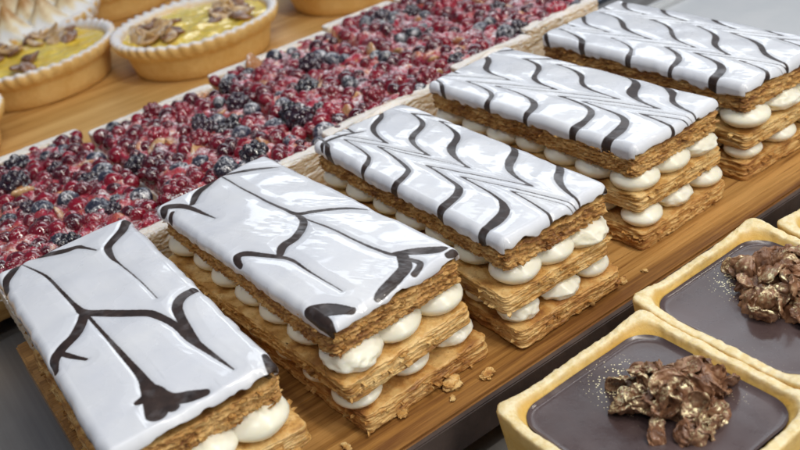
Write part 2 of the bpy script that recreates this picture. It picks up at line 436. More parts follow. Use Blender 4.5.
# chocolate feathering: strokes as measured points (u, v, width mm); the photo's pixels are only the ruler, each is laid out in the slice's own plane below
STROKES = [
 [[(18,262,1.6),(10,272,2.2),(4,281,2.4),(1,290,2)], [(28,254,.9),(38,254,2.1),(62,250,2.4),(76,246,1.8),(84,247,1),(96,250,.5)],
  [(126,219,2.4),(122,229,2.6),(113,240,2.4),(108,248,2),(112,257,1.2),(120,264,.5),(140,281,.35),(157,298,.3)],
  [(20,262,.3),(45,275,.7),(62,292,.8),(75,305,1.1),(84,312,2),(105,313,2.4),(140,313,2.3),(155,315,2),(175,325,1.6),(190,338,1.8),(210,352,1.1),(233,368,.4)],
  [(84,312,2),(82,322,2.4),(75,335,2.7),(62,347,2.7),(55,358,2.3),(53,370,1.4)],
  [(86,314,.8),(105,335,.8),(120,352,1.1),(140,375,1.6),(148,388,2.8),(155,397,4.6),(156,412,4)], [(158,392,2.5),(170,397,2.6),(188,395,3),(204,391,2)], [(150,396,3),(138,402,1.5)], [(158,400,3),(172,405,2.5)],
  [(192,289,2.4),(182,296,2.6),(177,306,2.3),(181,318,2),(190,332,1.6),(200,345,1)], [(268,352,2),(276,364,3.4),(279,372,2.5)], [(60,352,1.4),(72,356,1.2),(86,359,.8)]],
 [[(217,176,1.2),(208,183,2.2),(197,192,2.5),(192,203,1.6)], [(160,212,2.6),(166,206,2.6),(180,205,2.2),(192,208,1.5),(215,218,.4)], [(162,219,2.2),(172,211,1.2)],
  [(219,174,.7),(240,171,1.4),(260,168,1.2),(277,166,.4)], [(222,176,.5),(240,187,.5),(265,201,.7),(285,210,.9),(296,214,1.2),(310,212,1.5),(330,209,1.2),(350,207,1),(367,208,.4)],
  [(296,214,1),(303,220,1.8),(302,228,2.2),(295,238,2.4),(283,246,2.5),(280,254,1.8)], [(297,216,.4),(330,228,.6),(355,240,.6),(385,252,.9),(397,254,1.2)],
  [(236,264,1.6),(237,256,2.2),(243,253,2),(258,254,1.6),(277,256,1.3),(292,260,.9),(312,273,.5),(342,290,.3)],
  [(394,253,1.4),(415,250,2.6),(435,248,2.6),(444,246,1.6)], [(402,255,2.5),(405,266,3),(396,277,3),(382,289,2.6),(378,296,1.6)], [(408,258,1.2),(420,262,1.5),(414,272,1.5)],
  [(306,310,3),(316,309,4.6),(330,308,4),(350,308,2.2)], [(310,312,3.5),(320,322,3.5),(328,334,2.5)], [(448,252,1.6),(456,249,2.6)], [(284,158,.3),(295,167,.5),(330,180,.35)], [(373,203,.6),(382,209,1),(392,214,.5)]],
 [[(316,148,1.2),(325,140,1.4),(343,134,1.2),(363,131,.5)], [(341,150,1.8),(352,153,2.6),(367,161,3),(382,169,2.8),(386,176,2)], [(353,121,.4),(365,130,.7),(395,143,.6),(425,152,.5)],
  [(381,109,1.1),(384,118,1.5),(378,125,1.5),(376,131,.6)], [(383,110,.5),(415,116,.6),(424,118,.9),(431,124,2),(434,131,2.5),(429,138,2.5),(424,145,2.3),(427,152,1.3),(440,158,.7),(462,164,.4)],
  [(430,116,.4),(448,121,.8),(459,127,2),(463,134,2.6),(459,143,2.6),(453,151,2.3),(456,158,1.3),(480,166,.7),(512,175,.4)],
  [(480,130,.4),(500,137,.8),(513,144,2),(519,152,2.9),(516,161,2.9),(509,168,2.5),(512,176,1.4),(525,183,.8),(548,191,.4)],
  [(520,140,.4),(545,150,.8),(562,158,1.8),(570,166,2.8),(565,174,2.8),(557,182,2.6),(558,190,2.6),(561,198,2)],
  [(368,152,.4),(392,151,1.1),(418,148,.4)], [(374,157,.4),(400,157,.9),(440,159,.4)], [(385,159,.4),(440,172,.7),(475,174,.7),(505,179,.8),(548,191,.5)],
  [(392,153,.3),(415,159,.5),(435,169,.9),(446,178,1.6),(452,188,2.3),(450,197,2.6),(447,204,3),(449,210,1.6)], [(425,162,.3),(455,171,.6),(473,178,1),(485,184,1.6),(492,192,2.5),(493,203,2.8),(492,213,3.2),(496,223,3.2),(499,233,2.2)],
  [(480,183,.4),(510,188,.8),(540,195,.9),(553,200,1)], [(533,203,1.8),(541,214,2)], [(536,202,1.4),(546,212,1.6)], [(550,196,1.5),(554,206,1.8)], [(597,171,1.6),(602,179,2.8),(606,185,1.5)], [(444,117,.6),(456,118,1.1),(470,118,.4)], [(500,128,.3),(540,141,.6),(580,155,.3)]],
 [[(431,85,2),(445,86,2.4),(460,89,2.6),(472,96,3)], [(461,64,.5),(475,72,.9),(500,79,.6),(535,84,.4)], [(443,76,.4),(480,77,.7),(510,82,.4)],
  [(486,53,1),(494,58,2.2),(495,64,2.6),(491,70,2.2),(500,76,1),(530,83,.4)], [(512,58,.4),(530,62,.9),(540,68,2.4),(542,74,2.6),(537,80,2.2),(545,86,1),(590,94,.4)],
  [(560,64,.4),(577,68,.9),(587,73,2.4),(590,80,2.8),(585,86,2.4),(595,93,1.1),(640,102,.5),(665,107,.4)], [(610,77,.4),(626,79,1),(636,85,2.6),(636,92,2.8),(632,98,2.2),(645,104,1),(668,110,.4)],
  [(650,86,.5),(666,89,2),(676,94,3.4),(672,101,3.2),(668,105,2)], [(495,52,.6),(510,50,1.4),(528,46,.6)], [(535,63,.4),(556,60,1),(573,57,.5)], [(590,70,.5),(606,66,1.4),(622,63,.6)], [(636,80,.5),(652,77,1.4),(668,73,.6)], [(666,84,1.4),(682,82,2),(700,81,1)],
  [(440,81,.4),(480,86,.8),(520,87,.5),(585,95,.6),(640,101,.8),(668,107,.4)], [(575,99,.4),(620,102,.8),(662,107,.5)], [(455,81,.3),(485,86,.6),(506,91,.9),(516,97,1.8),(519,104,2.6),(518,114,3.4),(519,118,2)], [(500,88,.3),(535,93,.6),(556,99,.9),(565,104,1.5),(570,109,2.2),(570,117,3.2),(570,124,2)],
  [(548,94,.3),(580,100,.6),(598,106,1),(606,110,1.5),(611,116,2),(609,124,2.2),(608,134,3.2),(609,139,2)], [(590,98,.3),(620,106,.6),(641,115,1),(652,122,1.6),(655,130,1.2)], [(668,103,1.6),(677,112,2.2),(675,121,1.4)], [(645,122,1.2),(650,130,1.6)], [(462,67,.4),(485,76,.6),(509,85,.5),(560,92,.5),(621,104,.6),(672,110,.4)], [(455,78,.3),(500,88,.5),(540,96,.5),(600,104,.5),(650,110,.3)], [(545,60,.3),(575,64,.5),(620,74,.5),(668,84,.4)], [(500,50,.3),(530,58,.5),(560,62,.3)]],
 [[(570,7,.8),(582,12,2.4),(585,19,2.6),(583,25,1.8),(595,30,.8),(620,36,.4)], [(535,18,.3),(555,24,.6),(567,29,1.6),(575,34,2.4),(580,40,1.6)], [(600,6,.4),(614,12,1),(622,19,2.6),(624,27,2.8),(630,34,1.6),(650,40,.6)], [(626,-4,2),(625,5,2.6),(636,11,1.2),(660,15,.5)],
  [(650,20,.4),(664,23,1.4),(672,30,3),(676,37,2.6),(690,43,1.2),(720,48,.5)], [(668,-4,2),(668,6,2.8),(680,13,1.4),(700,17,.5)], [(695,24,.4),(710,28,1.4),(718,36,3),(724,45,2.6),(740,51,1),(758,56,.5)], [(716,8,2.5),(718,15,2.8),(728,20,1.4),(752,25,.5)],
  [(735,30,.4),(750,34,1.4),(760,43,3),(766,52,2.8),(769,62,2)], [(764,17,2.6),(769,23,2.6),(790,29,1)], [(595,12,.4),(640,16,.9),(720,20,.8),(805,29,.5)], [(600,18,.3),(660,18,.7),(715,20,.4)], [(690,23,.4),(740,30,.9),(805,32,.5)], [(730,30,.4),(765,35,1),(800,38,1.8)], [(786,40,1.2),(793,48,1.6)],
  [(600,41,.5),(640,43,1.1),(685,43,.5)], [(676,54,2.4),(679,50,1.8),(700,48,1.3),(730,49,1),(752,54,1.2),(765,62,1)], [(706,61,2.8),(716,58,2.2),(738,55,1.4),(757,57,1)], [(690,56,.3),(715,61,.7),(733,69,1.8),(742,75,3.2),(746,80,3)], [(585,36,.3),(610,41,.6),(626,48,1.6),(636,53,2.6)], [(655,60,1.8),(661,64,2)], [(560,20,.3),(620,34,.5),(680,45,.6),(755,57,.4)], [(570,14,.3),(640,24,.5),(700,32,.5),(762,40,.3)], [(590,4,.3),(660,12,.5),(740,24,.5),(800,34,.4)], [(580,36,.3),(640,46,.5),(700,54,.5),(750,60,.3)], [(640,3,.3),(700,11,.5),(780,22,.4)]]]

def to_local(k, u, v):
    q = RT * (u - 400) / CAM['f'] - UP * (v - 225) / CAM['f'] + FW
    t = (H + .0015 - CAM['c'][2]) / q[2]
    x, y = CAM['c'][0] + t * q[0] - SL[k][0], CAM['c'][1] + t * q[1] - SL[k][1]
    a = SL[k][2]
    p = np.array([x * math.cos(a) + y * math.sin(a), -x * math.sin(a) + y * math.cos(a)]) * 1000
    for i in (0, 1):                                             # what runs over the rim follows the glaze down its side
        lim = SL[k][3 + i] * 500 - 2.2
        if abs(p[i]) > lim: p[i] = math.copysign(lim + (abs(p[i]) - lim) * .62 + .4, p[i])
    return p

# dragged feathering of the three finely marbled slices: where each piped line lies (mm), how the knife lanes slant, and the lanes (place, direction)
FEATHER = {2: ((-70, -47.6, -26, -6.8, 18.6, 38.6, 58), .14, 13.5, ((-.5, 1), (-6.5, -1.05), (22.0, -.62)), 7.0),
           3: ((-68, -45.7, -19.9, .9, 23.8, 39.1, 60), .16, 12, ((-1.5, 1), (-7.0, -1.05), (20.5, -.62)), 3.0),
           4: ((-66, -48.9, -27.9, -2.8, 18.3, 37.4, 56), .09, 2.5, ((-7.5, 1), (-12.0, -1.05), (12.5, -1), (17.0, 1)), 2.0)}
KEEP = {2: (0,), 3: (), 4: ()}

def feather_dist(k, A, B):
    xs, slope, yc, lanes, shift = FEATHER[k]
    rng = np.random.default_rng(60 + k)
    D = np.full(A.shape, 4.0)
    Y = B - slope * A
    wobx = .55 * fbm(A / 9, B / 9, 0, 500 + k, 2)
    for x0 in xs:
        a, w, t = 30 * rng.uniform(.85, 1.2), 3.9 * rng.uniform(.88, 1.15), 3.1 * rng.uniform(.85, 1.2)
        f = np.zeros(A.shape); g = np.zeros(A.shape)
        for (yl, sg) in lanes:
            u = Y - yl - rng.normal() * .5
            r = np.sqrt(u * u + .12)
            e = np.exp(-r / w); f += sg * a * e; g += -sg * a * e * (u / r) / w
        f += shift * np.clip((-Y - 3) / 9, 0, 1) ** 1.5
        tt = t * (1 + .3 * vn(B / 5, x0, 0, 520 + k))
        d = (np.abs(A - x0 - f + wobx) - tt / 2) / np.sqrt(1 + (1.0 * g) ** 2)
        D = np.minimum(D, d - .05)
    return D

def smooth_path(pts, sub=6):
    p = np.array(pts, float); out = []
    for i in range(len(p) - 1):
        p0, p1, p2, p3 = p[max(i - 1, 0)], p[i], p[i + 1], p[min(i + 2, len(p) - 1)]
        for t in np.linspace(0, 1, sub, endpoint=False):
            out.append(.5 * (2 * p1 + (p2 - p0) * t + (2 * p0 - 5 * p1 + 4 * p2 - p3) * t * t + (3 * p1 - p0 - 3 * p2 + p3) * t ** 3))
    out.append(p[-1]); return np.array(out)

def stroke_dist(k, A, B):
    """signed distance in mm to the nearest stroke at slice coordinates (A, B) in mm"""
    D = np.full(A.shape, 4.0)
    if k in FEATHER: D = np.minimum(D, feather_dist(k, A, B))
    for q, st in enumerate(STROKES[k]):
        if k in KEEP and q not in KEEP[k]: continue
        pts = [(*to_local(k, u, v), w) for u, v, w in st]
        p = smooth_path(pts)
        lo, hi = p[:, :2].min(0) - 4, p[:, :2].max(0) + 4
        m = (A > lo[0]) & (A < hi[0]) & (B > lo[1]) & (B < hi[1])
        if not m.any(): continue
        a, b = A[m], B[m]; best = np.full(a.shape, 4.0)
        for i in range(len(p) - 1):
            e = p[i + 1] - p[i]; l2 = max(e[0] ** 2 + e[1] ** 2, 1e-9)
            t = np.clip(((a - p[i, 0]) * e[0] + (b - p[i, 1]) * e[1]) / l2, 0, 1)
            d = np.hypot(a - p[i, 0] - t * e[0], b - p[i, 1] - t * e[1]) - ((p[i, 2] + t * e[2]) * (.72, .70, .68, .64, .62)[k] + (.03, .03, .09, .10, .10)[k])
            best = np.minimum(best, d)
        D[m] = np.minimum(D[m], best)
    return D

def icing_mesh(k):
    x, y, ang, L, W = SL[k]
    seed = 100 + k * 7
    nx, ny = 400, 190
    r = 3.0
    hx, hy = L * 500 + .4, W * 500 + .4
    cx, cy = hx - r, hy - r
    mmax = 9.0
    gx = np.linspace(-cx - mmax, cx + mmax, nx); gy = np.linspace(-cy - mmax, cy + mmax, ny)
    A, B = np.meshgrid(gx, gy, indexing='ij')
    qx, qy = np.clip(A, -cx, cx), np.clip(B, -cy, cy)
    dx, dy = A - qx, B - qy
    ln = np.hypot(dx, dy); dist = np.maximum(np.abs(dx), np.abs(dy)) / mmax
    ux, uy = np.where(ln > 0, dx / np.maximum(ln, 1e-9), 0), np.where(ln > 0, dy / np.maximum(ln, 1e-9), 0)
    ex, ey = qx + ux * r, qy + uy * r
    # how far the glaze runs down at each place on the rim
    run = np.where(np.abs(ux) > .7, 5.5, 7.1) + .9 * fbm(ex / 7, ey / 7, 0, seed, 2) * 1.3 + .7 * vn(ex / 2.3, ey / 2.3, 0, seed + 3)
    if k in (0, 1): run = run - .8 * (np.abs(ux) > .7)
    dd = dist * np.clip(run, 4.0, 9.0)
    arc = r * PI / 2
    th = np.clip(dd / r, 0, PI / 2)
    hor = r * np.sin(th); drop = r * (1 - np.cos(th)) + np.clip(dd - arc, 0, None)
    bulge = .25 * vn(ex / 3.5, ey / 3.5, 0, seed + 8) * np.clip(dd / 3, 0, 1)
    X, Y = qx + ux * (hor + bulge), qy + uy * (hor + bulge)
    wob = (.40 * fbm(ex / 15, ey / 15, 0, seed + 21, 2) + .16 * vn(ex / 5, ey / 5, 0, seed + 22)) * np.clip(dd / 2, 0, 1)
    X += ux * wob; Y += uy * wob
    tip = np.clip((dist - .86) / .14, 0, 1)
    X -= ux * tip ** 2 * 1.2; Y -= uy * tip ** 2 * 1.2
    crown = .7 * (1 - np.abs(qx / cx) ** 5) * (1 - np.abs(qy / cy) ** 3) - .5
    Z = H * 1000 + 1.6 - drop + crown + .32 * fbm(qx / 13, qy / 13, 0, seed + 12, 2) + (.050 * np.clip(.5 + 1.5 * fbm(qx / 16, qy / 16, 0, 77, 2), 0, 1) if k == 1 else .010) * vn((qx * .9 + qy * .45) / 4.5, (qy * .9 - qx * .45) / 1.0, 0, seed + 14)
    D = stroke_dist(k, qx + ux * dd, qy + uy * dd)
    Z = Z - .26 * np.exp(-(np.clip(D + .3, 0, 9) / .8) ** 2)             # the glaze sinks a hair along every dragged stroke
    Z = Z + .30 * (np.clip(D, 0, 3.5) / 3.5 - 1) * (1 - np.clip(dd / 5, 0, 1))      # each field between strokes swells a little
    V = np.stack([X, Y, Z], -1).reshape(-1, 3) / 1000
    return mesh_np('icing', V, grid_faces(nx, ny)[:, ::-1], attrs={'choc': D})

def dollop_mesh(seed, rough=0.0):
    v, t = ICO[4 if rough else 3]
    v = v.copy()
    z = np.sign(v[:, 2]) * np.abs(v[:, 2]) ** 1.25                      # pressed flat between two sheets
    bul = 1 + .06 * fbm(v[:, 0] * 1.3, v[:, 1] * 1.3, v[:, 2], seed, 2)
    if rough: bul += rough * .12 * fbm(v[:, 0] * 3.5, v[:, 1] * 3.5, v[:, 2] * 3.5, seed + 4, 3)
    o = np.stack([v[:, 0] * bul, v[:, 1] * bul, z * (1 + .5 * (bul - 1))], -1)
    return mesh_np('cream_dollop', o * .008, None, t)

DOLLOPS = [dollop_mesh(s) for s in (1, 2, 3, 4)] + [dollop_mesh(s, 1.0) for s in (7, 8)]

LEVELS = dict(low=(0, .0070), cream_low=(.0060, .0138), mid=(.0128, .0064), cream_up=(.0182, .0274), top=(.0262, .0076))
LAYOFF = [  # per slice: shift of (bottom, middle, top) sheets, metres
    [(.003, -.0005), (.005, .002), (0, 0)], [(.004, .001), (.003, -.0025), (0, 0)], [(.003, -.001), (.0015, -.002), (0, 0)], [(.003, -.001), (.001, -.001), (0, 0)], [(.001, -.001), (.001, -.001), (0, 0)]]
LABELS = [
    'iced custard slice with broad sparse chocolate strokes, at the board end by the grey counter',
    'iced custard slice with wrinkled shiny glaze and a dark chocolate blot on one corner',
    'iced custard slice in the middle of the row of five, with grey feathered chocolate chevrons',
    'iced custard slice with fine chocolate feathering, fourth along the row, between two other feathered slices',
    'iced custard slice with dense chocolate feathering, last of the row beside the pale steel counter']

def make_slice(k):
    x, y, ang, L, W = SL[k]
    t = thing('custard_slice', LABELS[k], 'pastry', (x, y, .0003), ang, 'iced custard slices in a row on the oak board')
    rng = np.random.default_rng(40 + k)
    hi = 1 if k < 4 else .7
    n, m = int(600 * hi), int(46 * hi)
    for key, lay, extra, nm, kk, amp, cr in (('low', 0, .0004, 'bottom_pastry', 9, .58, .24), ('mid', 1, .0002, 'middle_pastry', 9, .55, .24), ('top', 2, -.0010, 'top_pastry', 6, .5, .85)):
        z0, h = LEVELS[key]; ox, oy = LAYOFF[k][lay]
        me = pastry_slab(nm, L + extra, W + extra, h, 11 + k * 30 + lay * 9, kk, amp, cr, n, m, int(95 * hi))
        o = obj(nm, me, M[key], t, (ox, oy, z0)); o.rotation_euler = ((rng.normal() * .006), (rng.normal() * .006), rng.normal() * .012)
    obj('icing', icing_mesh(k), M['icing'], t)
    for key, r0, off in (('cream_low', .0072, 0), ('cream_up', .0088, .0)):
        z0, z1 = LEVELS[key]; hz = (z1 - z0) / 2
        nxr, nyr = 7, 3
        for i in range(nxr):
            for j in range(nyr):
                if 0 < i < nxr - 1 and 0 < j < nyr - 1: continue
                px = (i / (nxr - 1) - .5) * (L - 2 * r0 + .002) + rng.normal() * .0006
                py = (j / (nyr - 1) - .5) * (W - 2 * r0 + .0015) + rng.normal() * .0005
                if key == 'cream_low': px += .0018 if i else -.0005; py -= .0008 if j == 0 else 0
                if k == 0 and j == 0: py += .0035
                if key == 'cream_up' and i == nxr - 1: px += .0042 if k == 0 else .0016
                w = 4 + (j % 2) if (i == nxr - 1 and rng.random() < .55) else rng.integers(4)
                o = obj('cream_dollop', DOLLOPS[w], M['cream'], t, (px, py, (z0 + z1) / 2), rng.uniform(0, 6.28))
                s = r0 * rng.uniform(.93, 1.08)
                o.scale = (s / .008, s / .008 * rng.uniform(.92, 1.06), hz * 1.08 / .008)
    return t
for k in range(5): make_slice(k)

# ------------------------------------------------------------------ berry slices
def sph_bag(bag, c, r, sub=2, sc=(1, 1, 1), R=None, jit=0, seed=0):
    v, t = ICO[sub]; v = v * np.array(sc)
    if jit: v = v * (1 + jit * fbm(v[:, 0] * 1.5 + seed, v[:, 1] * 1.5, v[:, 2] * 1.5, seed, 2))[:, None]
    if R is not None: v = v @ R.T
    bag.add(v * r + np.array(c), None, t)

def currant_mesh(seed):
    b = Bag(); sph_bag(b, (0, 0, 0), 1, 3, (1, 1, .93), jit=.07, seed=seed)
    for a in range(5):
        an = a * 1.257; sph_bag(b, (.13 * math.cos(an), .13 * math.sin(an), .93), .13, 1, (.7, .7, 1.3))
    return b.mesh('redcurrant')
def blueberry_mesh(seed):
    v, t = ICO[4]; v = v.copy()
    rr = np.hypot(v[:, 0], v[:, 1]); an = np.arctan2(v[:, 1], v[:, 0])
    up = v[:, 2] > 0
    v[:, 2] *= .86
    v[:, 2] += np.where(up, -.32 * np.exp(-(rr / .22) ** 2) + .16 * np.exp(-((rr - .36) / .09) ** 2) * (.6 + .4 * np.cos(5 * an)), 0)
    v *= (1 + .05 * fbm(v[:, 0] + seed, v[:, 1], v[:, 2], seed, 2))[:, None]
    return mesh_np('blueberry', v, None, t)
def cluster_mesh(name, seed, nring=5):
    rng = np.random.default_rng(seed); b = Bag()
    sph_bag(b, (0, 0, 0), .93, 2, (1, 1, 1.05))
    for i in range(nring):
        la = -1.1 + 2.5 * i / (nring - 1); cnt = max(1, int(round(8.5 * math.cos(la))))
        for j in range(cnt):
            an = 6.283 * (j + .5 * (i % 2)) / cnt + rng.normal() * .06
            c = np.array([math.cos(la) * math.cos(an) * .78, math.cos(la) * math.sin(an) * .78, math.sin(la) * .85])
            sph_bag(b, c, .33 * rng.uniform(.88, 1.1), 2)
    return b.mesh(name)
def chunk_mesh(name, seed):
    v, t = ICO[3]
    f = 1 + .35 * fbm(v[:, 0] * 1.2 + seed * 3, v[:, 1] * 1.2, v[:, 2] * 1.2, seed, 3)
    o = v * f[:, None] * np.array([1.15, .85, .38]); return mesh_np(name, o, None, t)

BER = {'redcurrant': ([currant_mesh(s) for s in (1, 2, 3)], 'currant', .0038), 'blueberry': ([blueberry_mesh(s) for s in (4, 5)], 'blueberry', .0047),
       'raspberry': ([cluster_mesh('raspberry', s) for s in (6, 7)], 'raspberry', .0063), 'blackberry': ([cluster_mesh('blackberry', s, 5) for s in (8, 9)], 'blackberry', .0056),
       'peach_piece': ([chunk_mesh('peach_piece', s) for s in (2, 3)], 'peach', .0045)}

for _k in BER:
    for _m in BER[_k][0]: scaled(_m, BER[_k][2])

def make_berry_slice(x0, x1, y0, y1, seed, label, turn=0):
    W = y1 - y0; L = x1 - x0; xc = (x0 + x1) / 2
    t = thing('berry_slice', label, 'pastry', (xc, (y0 + y1) / 2, .0003), turn, 'berry custard slices in a row on the beech board')
    rng = np.random.default_rng(seed)
    obj('pastry_base', pastry_slab('pastry_base', L, W - .001, .0165, 300 + seed, 5, .22, .5, 420, 30, 10), M['crust'], t)
    for sx in (-1, 1):
        o = obj('crust_edge', pastry_slab('crust_edge', .0075, W - .0016, .0080, 340 + seed + sx, 3, .35, .3, 300, 24, 8, .9), M['crust'], t, (sx * (L / 2 - .0036), 0, .0160))
    nx, ny = 90, 60
    hx, hy = L / 2 - .0055, W / 2 - .0014
    A, B = np.meshgrid(np.linspace(-hx, hx, nx), np.linspace(-hy, hy, ny), indexing='ij')
    e = np.minimum(hy - np.abs(B), .004) / .004
    Z = .0225 + .0030 * fbm(A * 190, B * 190, 0, seed, 3) - .0045 * (1 - e) ** 2
    V = np.stack([A, B, Z], -1).reshape(-1, 3)
    rim = [i * ny for i in range(nx)] + [(nx - 1) * ny + j for j in range(1, ny)] + [i * ny + ny - 1 for i in range(nx - 2, -1, -1)] + [j for j in range(ny - 2, 0, -1)]
    bot = V[rim].copy(); bot[:, 2] = .0158
    o0 = len(V); nr = len(rim)
    sq = [[rim[i], o0 + i, o0 + (i + 1) % nr, rim[(i + 1) % nr]] for i in range(nr)]
    obj('custard', mesh_np('custard', np.concatenate([V, bot]), np.concatenate([grid_faces(nx, ny)[:, ::-1], np.array(sq)])), M['custard'], t)
    pts = []
    kinds = ['blackberry'] * 7 + ['raspberry'] * 6 + ['blueberry'] * 17 + ['peach_piece'] * 6 + ['redcurrant'] * 92
    fac = W / .068
    kinds = [kk for kk in kinds if rng.random() < fac]
    kinds = [kinds[q] for q in rng.permutation(len(kinds))]
    for kd in kinds:
        r = BER[kd][2]
        for _ in range(60):
            px, py = rng.uniform(-hx, hx + .0008), rng.uniform(-hy + .0006, hy - .0006)
            if all((px - a) ** 2 + (py - b) ** 2 > (.70 * (r + c)) ** 2 for a, b, c in pts): break
        else: continue
        pts.append((px, py, r))
        ms, mt, _ = BER[kd]; k = rng.integers(len(ms))
        s = r * rng.uniform(.72, 1.28)
        o = obj(kd, ms[k], M[mt], t, (px, py, .0213 + s * rng.uniform(-.30, .34)))
        o.rotation_euler = (rng.normal() * .8, rng.normal() * .8, rng.uniform(0, 6.28)); o.scale = (s / r, s / r, s / r * rng.uniform(.85, 1))
    return t

make_berry_slice(-.207, -.071, -.116, -.0485, 1, 'berry slice with its sugared crust corner jutting out, behind the plainest iced slice', -.01)
make_berry_slice(-.197, -.075, -.0465, .0205, 2, 'berry slice behind the gap between the first two iced slices', .01)
make_berry_slice(-.209, -.084, .0225, .0970, 3, 'berry slice behind the third iced slice, in front of the plain yellow tart', -.005)
make_berry_slice(-.217, -.092, .0990, .1480, 4, 'narrow berry slice behind the fourth iced slice', .0)
make_berry_slice(-.217, -.100, .1500, .2020, 5, 'berry slice at the row end, sugared crust showing beside the last iced slice', .01)

# ------------------------------------------------------------------ round tarts
def shell_round(R, h, seed, n=288, flute=46, flmp=.0008):
    th = np.linspace(0, 2 * PI, n, endpoint=False)
    prof = [(.02, 0, 0), (.55, 0, 0), (.80, .0, 0), (.825, .0012, 0), (.85, .25 * h, 0), (.885, .52 * h, 0), (.90, .60 * h, .1), (.945, .66 * h, .6), (.975, .72 * h, 1), (1.0, .84 * h, 1), (1.005, .94 * h, 1), (.985, 1.0 * h, .9), (.945, 1.0 * h, .6), (.90, .95 * h, .25), (.875, .86 * h, .1), (.865, .74 * h, 0), (.5, .70 * h, 0), (.02, .70 * h, 0)]
    rows = []
    for (a, z, w) in prof:
        rr = a * R + w * flmp * np.cos(flute * th) + .0006 * fbm(np.cos(th) * 3, np.sin(th) * 3, z * 200, seed, 2) * (a > .6)
        zz = z + (w * .0009 * np.cos(flute * th + .6) + .0008 * fbm(np.cos(th) * 2.5, np.sin(th) * 2.5, 1, seed + 4, 2) * (z > .5 * h))
        rows.append(np.stack([rr * np.cos(th), rr * np.sin(th), np.broadcast_to(zz, rr.shape)], -1))
    # resample for smoother profile
    return mesh_np('tart_shell', np.concatenate(rows), grid_faces(len(rows), n, True))

def filling_round(R, z, seed, amp=.0012, dome=0.0, n=160, m=40):
    th = np.linspace(0, 2 * PI, n, endpoint=False); rr = np.linspace(.01, 1, m) * R
    RR, TH = np.meshgrid(rr, th, indexing='ij')
    X, Y = RR * np.cos(TH), RR * np.sin(TH)
    Z = z + amp * fbm(X * 110, Y * 110, 0, seed, 3) + dome * (1 - (RR / R) ** 2)
    V = np.stack([X, Y, Z], -1).reshape(-1, 3)
    return mesh_np('filling', V, grid_faces(m, n, True))

def almond_mesh(seed):
    b = Bag(); v, t = ICO[3]
    o = v * np.array([1.25, .72, .20]); o[:, 2] += .22 * o[:, 0] ** 2
    o *= (1 + .1 * fbm(v[:, 0] * 2, v[:, 1] * 2, 0, seed, 2))[:, None]
    return mesh_np('almond_flake', o, None, t)
ALM = [scaled(almond_mesh(s), .0062) for s in (1, 2, 3)]; FIGS = [scaled(chunk_mesh('fig_piece', s), .0052) for s in (11, 12)]

def round_tart(x, y, R, h, seed, label, tops, fillmat='lemon', rz=0.0, group='round shortcrust tarts on the beech board', name='round_tart'):
    t = thing(name, label, 'tart', (x, y, .0003), rz, group)
    rng = np.random.default_rng(seed)
    obj('tart_shell', shell_round(R, h, seed), M['short'], t)
    zf = .83 * h
    obj('filling', filling_round(R * .885, zf, seed + 2, dome=.0012), M[fillmat], t)
    for (a0, a1, cnt, kind) in tops:
        for i in range(cnt):
            a = rng.uniform(a0, a1); q = R * rng.uniform(.25, .76)
            if kind == 'almond': ms, mt, s, nm = ALM, 'nut', rng.uniform(.8, 1.2), 'almond_flake'
            else: ms, mt, s, nm = FIGS, 'fig', rng.uniform(.8, 1.15), 'fig_piece'
            o = obj(nm, ms[rng.integers(len(ms))], M[mt], t, (q * math.cos(a), q * math.sin(a), zf + .0016 + rng.uniform(0, .0018)))
            o.rotation_euler = (rng.normal() * .28, rng.normal() * .28, rng.uniform(0, 6.28)); o.scale = (s, s, s)
    return t

round_tart(-.374, -.025, .0530, .0250, 21, 'fluted lemon tart topped with a ridge of toasted almonds, behind the first berry slice', [(1.9, 4.2, 16, 'almond'), (1.5, 4.6, 9, 'fig'), (-1.2, .2, 4, 'fig')])
round_tart(-.315, .0640, .0530, .0250, 22, 'fluted lemon tart with nuts around a glossy yellow middle, behind the second berry slice', [(-2.6, -.9, 13, 'almond'), (-2.6, -1.0, 9, 'fig'), (.6, 2.2, 9, 'almond'), (.5, 2.2, 6, 'fig')])
round_tart(-.305, -.112, .0495, .0250, 23, 'sugar dusted tart cut off at the picture edge, beside the first berry slice', [(0, 6.28, 12, 'almond'), (0, 6.28, 8, 'fig')])
round_tart(-.322, .188, .0540, .0250, 24, 'plain yellow tart without nuts, behind the third berry slice', [(1.5, 2.6, 4, 'almond')])
round_tart(-.510, .075, .0560, .0270, 26, 'orange tart behind the two nut tarts', [(0, 6.28, 8, 'almond')])

def meringue_tart(x, y, R, h, seed, label):
    t = thing('meringue_tart', label, 'tart', (x, y, .0003), .3)
    obj('tart_shell', shell_round(R, h, seed), M['short'], t)
    rng = np.random.default_rng(seed); b = []; A = []; Q = []; n0 = 0
    v, tr = ICO[4]
    for ring, cnt in ((.0, 1), (.40, 6), (.76, 12)):
        for i in range(cnt):
            a = 6.283 * i / cnt + rng.normal() * .05
            o = v.copy(); sw = np.arctan2(o[:, 1], o[:, 0]); up = np.clip(o[:, 2], 0, 1)
            f = 1 + .10 * np.cos(6 * sw + 5 * o[:, 2]) * (1 - up)
            s = R * (.26 if ring else .3)
            pz = np.where(o[:, 2] > 0, o[:, 2] ** 1.0 * (1.0 + .8 * up ** 3), o[:, 2])
            taper = 1 - .55 * up ** 2
            P = np.stack([o[:, 0] * f * taper * s + ring * R * math.cos(a), o[:, 1] * f * taper * s + ring * R * math.sin(a), pz * s * .82 + h * .86], -1)
            b.append(P); A.append(np.clip(up ** 1.2 * 1.0 + .35 * (f - 1) * 8, 0, 1)); Q.append(tr + n0); n0 += len(P)
    obj('meringue', mesh_np('meringue', np.concatenate(b), None, np.concatenate(Q), attrs={'rim': np.concatenate(A)}), M['meringue'], t)
    return t
